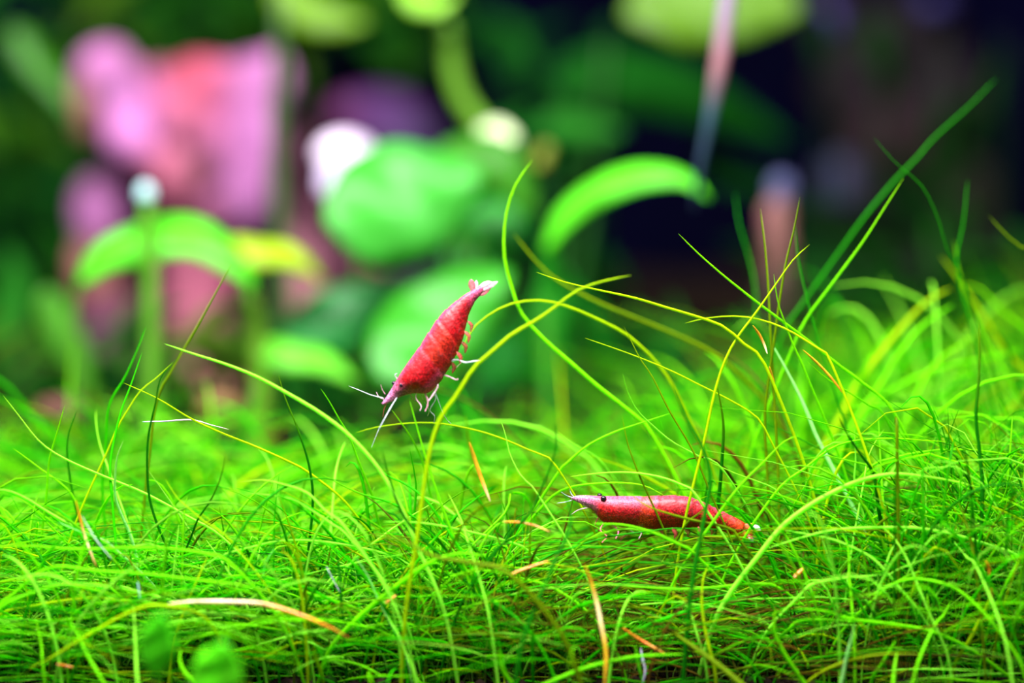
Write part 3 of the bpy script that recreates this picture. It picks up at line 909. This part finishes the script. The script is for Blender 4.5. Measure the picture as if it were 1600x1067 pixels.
def shrimp(label, d, st, seg_from, origin_px, limbs, feelers, eyes, fan, swim, colf):
    loc = P(*origin_px, d)
    t = empty('shrimp', loc, label, 'shrimp', 'red shrimps in the tank')
    k = d / FPX
    st = np.array(st, dtype=float)
    n = 84
    u = np.linspace(0, 1, n)
    # arclength of the mid line
    mid = (st[:, :2] + st[:, 2:]) / 2
    L = np.r_[0, np.cumsum(np.linalg.norm(np.diff(mid, axis=0), axis=1))]; L /= L[-1]
    S = spline(np.c_[mid, st], n)[:, 2:]
    mid = (S[:, :2] + S[:, 2:]) / 2
    ax = (S[:, :2] - S[:, 2:]) / 2           # towards the back, px
    hh = np.linalg.norm(ax, axis=1)
    A = 28
    V, cols = [], []
    nseg = 6
    for i in range(n):
        g = 1.0
        if u[i] > seg_from:
            q = (u[i] - seg_from) / (1 - seg_from) * nseg
            g = 1.0 + .035 * ((q % 1.0) - .5)     # overlapping plates
            if (q % 1.0) < .12: g -= .025
        elif abs(u[i] - seg_from) < .015: g = .97
        c = P(mid[i, 0], mid[i, 1], d)
        up = RGT * ax[i, 0] + UPV * -ax[i, 1]
        wv = FWD * hh[i] * (.80 if u[i] > .12 else .62)
        for j in range(A):
            a = 2 * math.pi * j / A
            ca, sa = math.cos(a), math.sin(a)
            # the back is rounded, the belly narrower and flatter
            ws = (1.0 if ca > 0 else 1.0 - .25 * (-ca))
            rip = 1.0
            V.append(c + (up * ca * rip + wv * math.copysign(abs(sa) ** .9, sa) * ws) * g * k)
            cols.append(colf(u[i], ca))
    q = [[i * A + j, i * A + (j + 1) % A, (i + 1) * A + (j + 1) % A, (i + 1) * A + j] for i in range(n - 1) for j in range(A)]
    me = mesh_np('body', np.array(V), q, np.clip(np.array(cols), 0, 1))
    # close both ends
    b = bmesh.new(); b.from_mesh(me); bmesh.ops.holes_fill(b, edges=b.edges[:], sides=0); b.to_mesh(me); b.free()
    me.polygons.foreach_set('use_smooth', np.ones(len(me.polygons), dtype=bool))
    link('body', me, M_SHELL, t)
    for pts, w, col, dz in limbs:
        dd = np.linspace(d, d + dz, len(pts))
        c = [P(x, y, q_) for (x, y), q_ in zip(pts, dd)]
        # segmented limb: slight swelling before each joint
        R = []
        for i in range(len(pts) * 2 - 1):
            R.append(w * (.36 if i % 2 == 0 else .24) * k * (1 - .5 * i / (len(pts) * 2)))
        link('leg', tube_mesh('leg', c, R, col, n=6 * len(pts), sides=6), M_LIMB, t)
    for pts, w, col, dz in feelers:
        dd = np.linspace(d, d + dz, len(pts))
        link('antenna', tube_mesh('antenna', [P(x, y, q_) for (x, y), q_ in zip(pts, dd)], [w * .5 * k, w * .4 * k, w * .2 * k], col, n=20, sides=5), M_LIMB, t)
    for (x, y, dz, r) in eyes:
        b = bmesh.new(); bmesh.ops.create_uvsphere(b, u_segments=16, v_segments=10, radius=r * k)
        c = Vector(P(x, y, d + dz))
        for v in b.verts:
            v.co = Vector((v.co.x * 1.1, v.co.y, v.co.z)) + c
        for f_ in b.faces: f_.smooth = True
        m_ = bpy.data.meshes.new('eye'); b.to_mesh(m_); b.free()
        link('eye', m_, M_EYE, t, 'glossy black eye')
    for (pts, w, col, tilt) in fan:
        o = link('tail_flap', leaf_mesh('tail_flap', pts, d, d, w, tilt, col, cup=.08, blunt=1.35, K=10, A=4), M_LIMB, t)
        s = o.modifiers.new('thick', 'SOLIDIFY'); s.thickness = .00012
    for (pts, w, col, dz) in swim:
        o = link('swimmeret', leaf_mesh('swimmeret', pts, d + dz, d + dz, w * .8, .7, mixc(col, DRED, .6), cup=.15, blunt=.8, K=8, A=3), M_LIMB, t)
        s = o.modifiers.new('thick', 'SOLIDIFY'); s.thickness = .00012
    return t


def mixc(a, b, f):
    f = max(0.0, min(1.0, f))
    return tuple(a[i] * (1 - f) + b[i] * f for i in range(3))


def col1(u, ca):
    c = mixc(RED, DRED, .5 + .5 * math.sin(u * 17))
    if .42 < u < .62: c = mixc(c, ORG, .45 * max(0, .9 - abs(ca)))
    c = mixc(c, PNK, max(0, ca - .72) * 2.6)                 # pale stripe painting the top light's highlight along the back
    c = mixc(c, LIL, (.20 - u) / .16) if u < .20 else c
    c = mixc(c, PNK, (u - .84) / .12) if u > .84 else c
    if u < .42 and ca < -.6: c = mixc(c, PNK, .35)
    return c


CL = (.82, .88, .92); CP = (.95, .60, .70); CR = (.95, .20, .22); CY = (.75, .80, .45)
shrimp('red shrimp hovering head down above the grass', .442,
       [(596, 630, 598, 633), (605, 618, 611, 628), (613, 605, 626, 620), (621, 591, 646, 615), (634, 571, 669, 614), (649, 550, 688, 597), (661, 532, 699, 580),
        (674, 512, 710, 560), (685, 496, 720, 540), (697, 483, 726, 520), (709, 473, 730, 502), (722, 463, 735, 486), (733, 456, 742, 472), (742, 451, 750, 462), (751, 446, 756, 453)],
       .42, (660, 600),
       [([(693, 570), (712, 562), (727, 566), (741, 564), (756, 562)], 5.5, CL, -.003), ([(694, 576), (708, 577), (717, 570), (722, 565)], 5, CY, .003),
        ([(688, 585), (701, 588), (712, 593), (716, 592)], 5.5, CP, -.002), ([(680, 592), (684, 603), (677, 616), (669, 627)], 6, CP, -.002),
        ([(668, 604), (665, 616), (668, 624), (668, 634), (664, 643)], 7, (.95, .45, .6), -.001), ([(674, 606), (681, 622), (672, 640), (679, 650), (678, 661)], 4, CL, .002),
        ([(658, 608), (660, 622), (670, 640), (668, 650)], 3.5, CY, .003), ([(652, 610), (650, 622), (658, 634), (656, 642)], 3.5, CP, -.002),
        ([(676, 600), (690, 640), (698, 655), (705, 662)], 3, CL, .004), ([(640, 612), (644, 622), (650, 627)], 3, CP, .001)],
       [([(622, 618), (612, 634), (603, 650), (592, 670)], 2.2, (.80, .88, .95), -.004), ([(600, 622), (580, 617), (560, 609), (545, 603)], 1.6, CL, .003),
        ([(602, 616), (597, 608), (595, 600)], 1.6, CP, -.001), ([(600, 624), (592, 620), (588, 612)], 1.6, CP, .002), ([(604, 630), (600, 640), (598, 652)], 1.5, CR, .001),
        ([(592, 670), (586, 685), (580, 700)], 1.0, CL, 0), ([(621, 592), (617, 586), (621, 583)], 2.2, CL, -.001)],
       [(628, 602, -.0009, 4.2), (616, 599, .0013, 3.6)],
       [([(742, 458), (755, 452), (766, 446), (778, 440)], 9, (.90, .65, .80), .3), ([(744, 455), (752, 447), (762, 442), (769, 441)], 8, CP, .6),
        ([(740, 458), (738, 450), (737, 443), (736, 436)], 11, (.80, .18, .30), .3), ([(742, 457), (744, 449), (744, 443), (745, 438)], 8, CL, .7), ([(743, 462), (754, 459), (762, 452), (768, 447)], 8, PNK, .2)],
       [([(705, 566), (710, 574), (706, 583)], 9, CR, 0), ([(713, 550), (720, 558), (718, 568)], 9, CR, -.001), ([(720, 534), (728, 541), (726, 552)], 9, CR, 0),
        ([(725, 518), (733, 525), (731, 536)], 8, CR, -.001), ([(730, 502), (737, 508), (735, 519)], 7, CR, 0)], col1)


def col2(u, ca):
    c = mixc(RED, DRED, .4 + .5 * math.sin(u * 21))
    c = mixc(c, PNK, max(0, ca - .35) * 1.0) if u < .45 else mixc(c, PNK, max(0, ca - .7) * 1.3)  # pink, and lilac below, put the overhead highlight into the back's colour
    c = mixc(c, LIL, (.17 - u) / .12) if u < .17 else c
    if .18 < u < .5 and ca > .3: c = mixc(c, LIL, .15)
    if .40 < u < .47: c = mixc(c, ORG, .6)
    c = mixc(c, ORG, (u - .86) / .10 * .8) if u > .86 else c
    return c


shrimp('red shrimp lying level half hidden in the grass', .447,
       [(892, 777, 893, 780), (904, 774, 909, 788), (922, 774, 926, 797), (938, 775, 934, 807), (955, 775, 944, 816), (982, 775, 970, 822), (1008, 775, 1002, 826),
        (1034, 774, 1032, 826), (1060, 774, 1058, 825), (1084, 778, 1080, 824), (1103, 786, 1096, 824), (1122, 795, 1112, 826), (1138, 803, 1128, 830), (1152, 810, 1142, 835), (1164, 817, 1155, 838)],
       .42, (1030, 830),
       [([(945, 815), (938, 828), (948, 838), (940, 848)], 5, CR, -.002), ([(955, 818), (966, 830), (962, 842)], 6, PNK, -.002), ([(965, 820), (985, 830), (975, 838), (968, 846)], 5.5, PNK, .001),
        ([(980, 822), (990, 832), (1002, 832), (998, 842)], 5, CP, -.001), ([(990, 824), (1004, 836), (1000, 848)], 4.5, CR, .002), ([(935, 808), (930, 820), (936, 830)], 4, CR, .001)],
       [([(896, 778), (885, 774), (876, 768)], 1.8, CL, -.002), ([(898, 780), (884, 784), (870, 786)], 1.6, CL, .001), ([(925, 792), (905, 796), (892, 804)], 1.8, CP, -.001),
        ([(900, 779), (893, 772), (890, 764)], 1.3, CL, .002)],
       [(943, 779, -.0011, 4.4), (937, 774, .0016, 3.6)],
       [([(1152, 823), (1160, 828), (1168, 834), (1176, 843)], 15, (1.0, .16, .05), .3), ([(1156, 820), (1166, 822), (1176, 824), (1186, 829)], 12, (1.0, .22, .08), .3),
        ([(1166, 836), (1171, 838), (1174, 841), (1177, 845)], 9, CL, .5), ([(1174, 822), (1179, 823), (1183, 825), (1188, 829)], 9, CL, .5), ([(1150, 826), (1154, 834), (1158, 840), (1162, 845)], 10, ORG, .3)],
       [([(1030, 824), (1036, 832), (1034, 840)], 10, CR, 0), ([(1050, 824), (1056, 833), (1053, 841)], 10, CR, -.001), ([(1070, 824), (1076, 832), (1074, 839)], 10, CR, 0),
        ([(1090, 823), (1096, 831), (1093, 838)], 9, CR, -.001), ([(1108, 823), (1113, 830), (1111, 836)], 8, CR, 0)], col2)
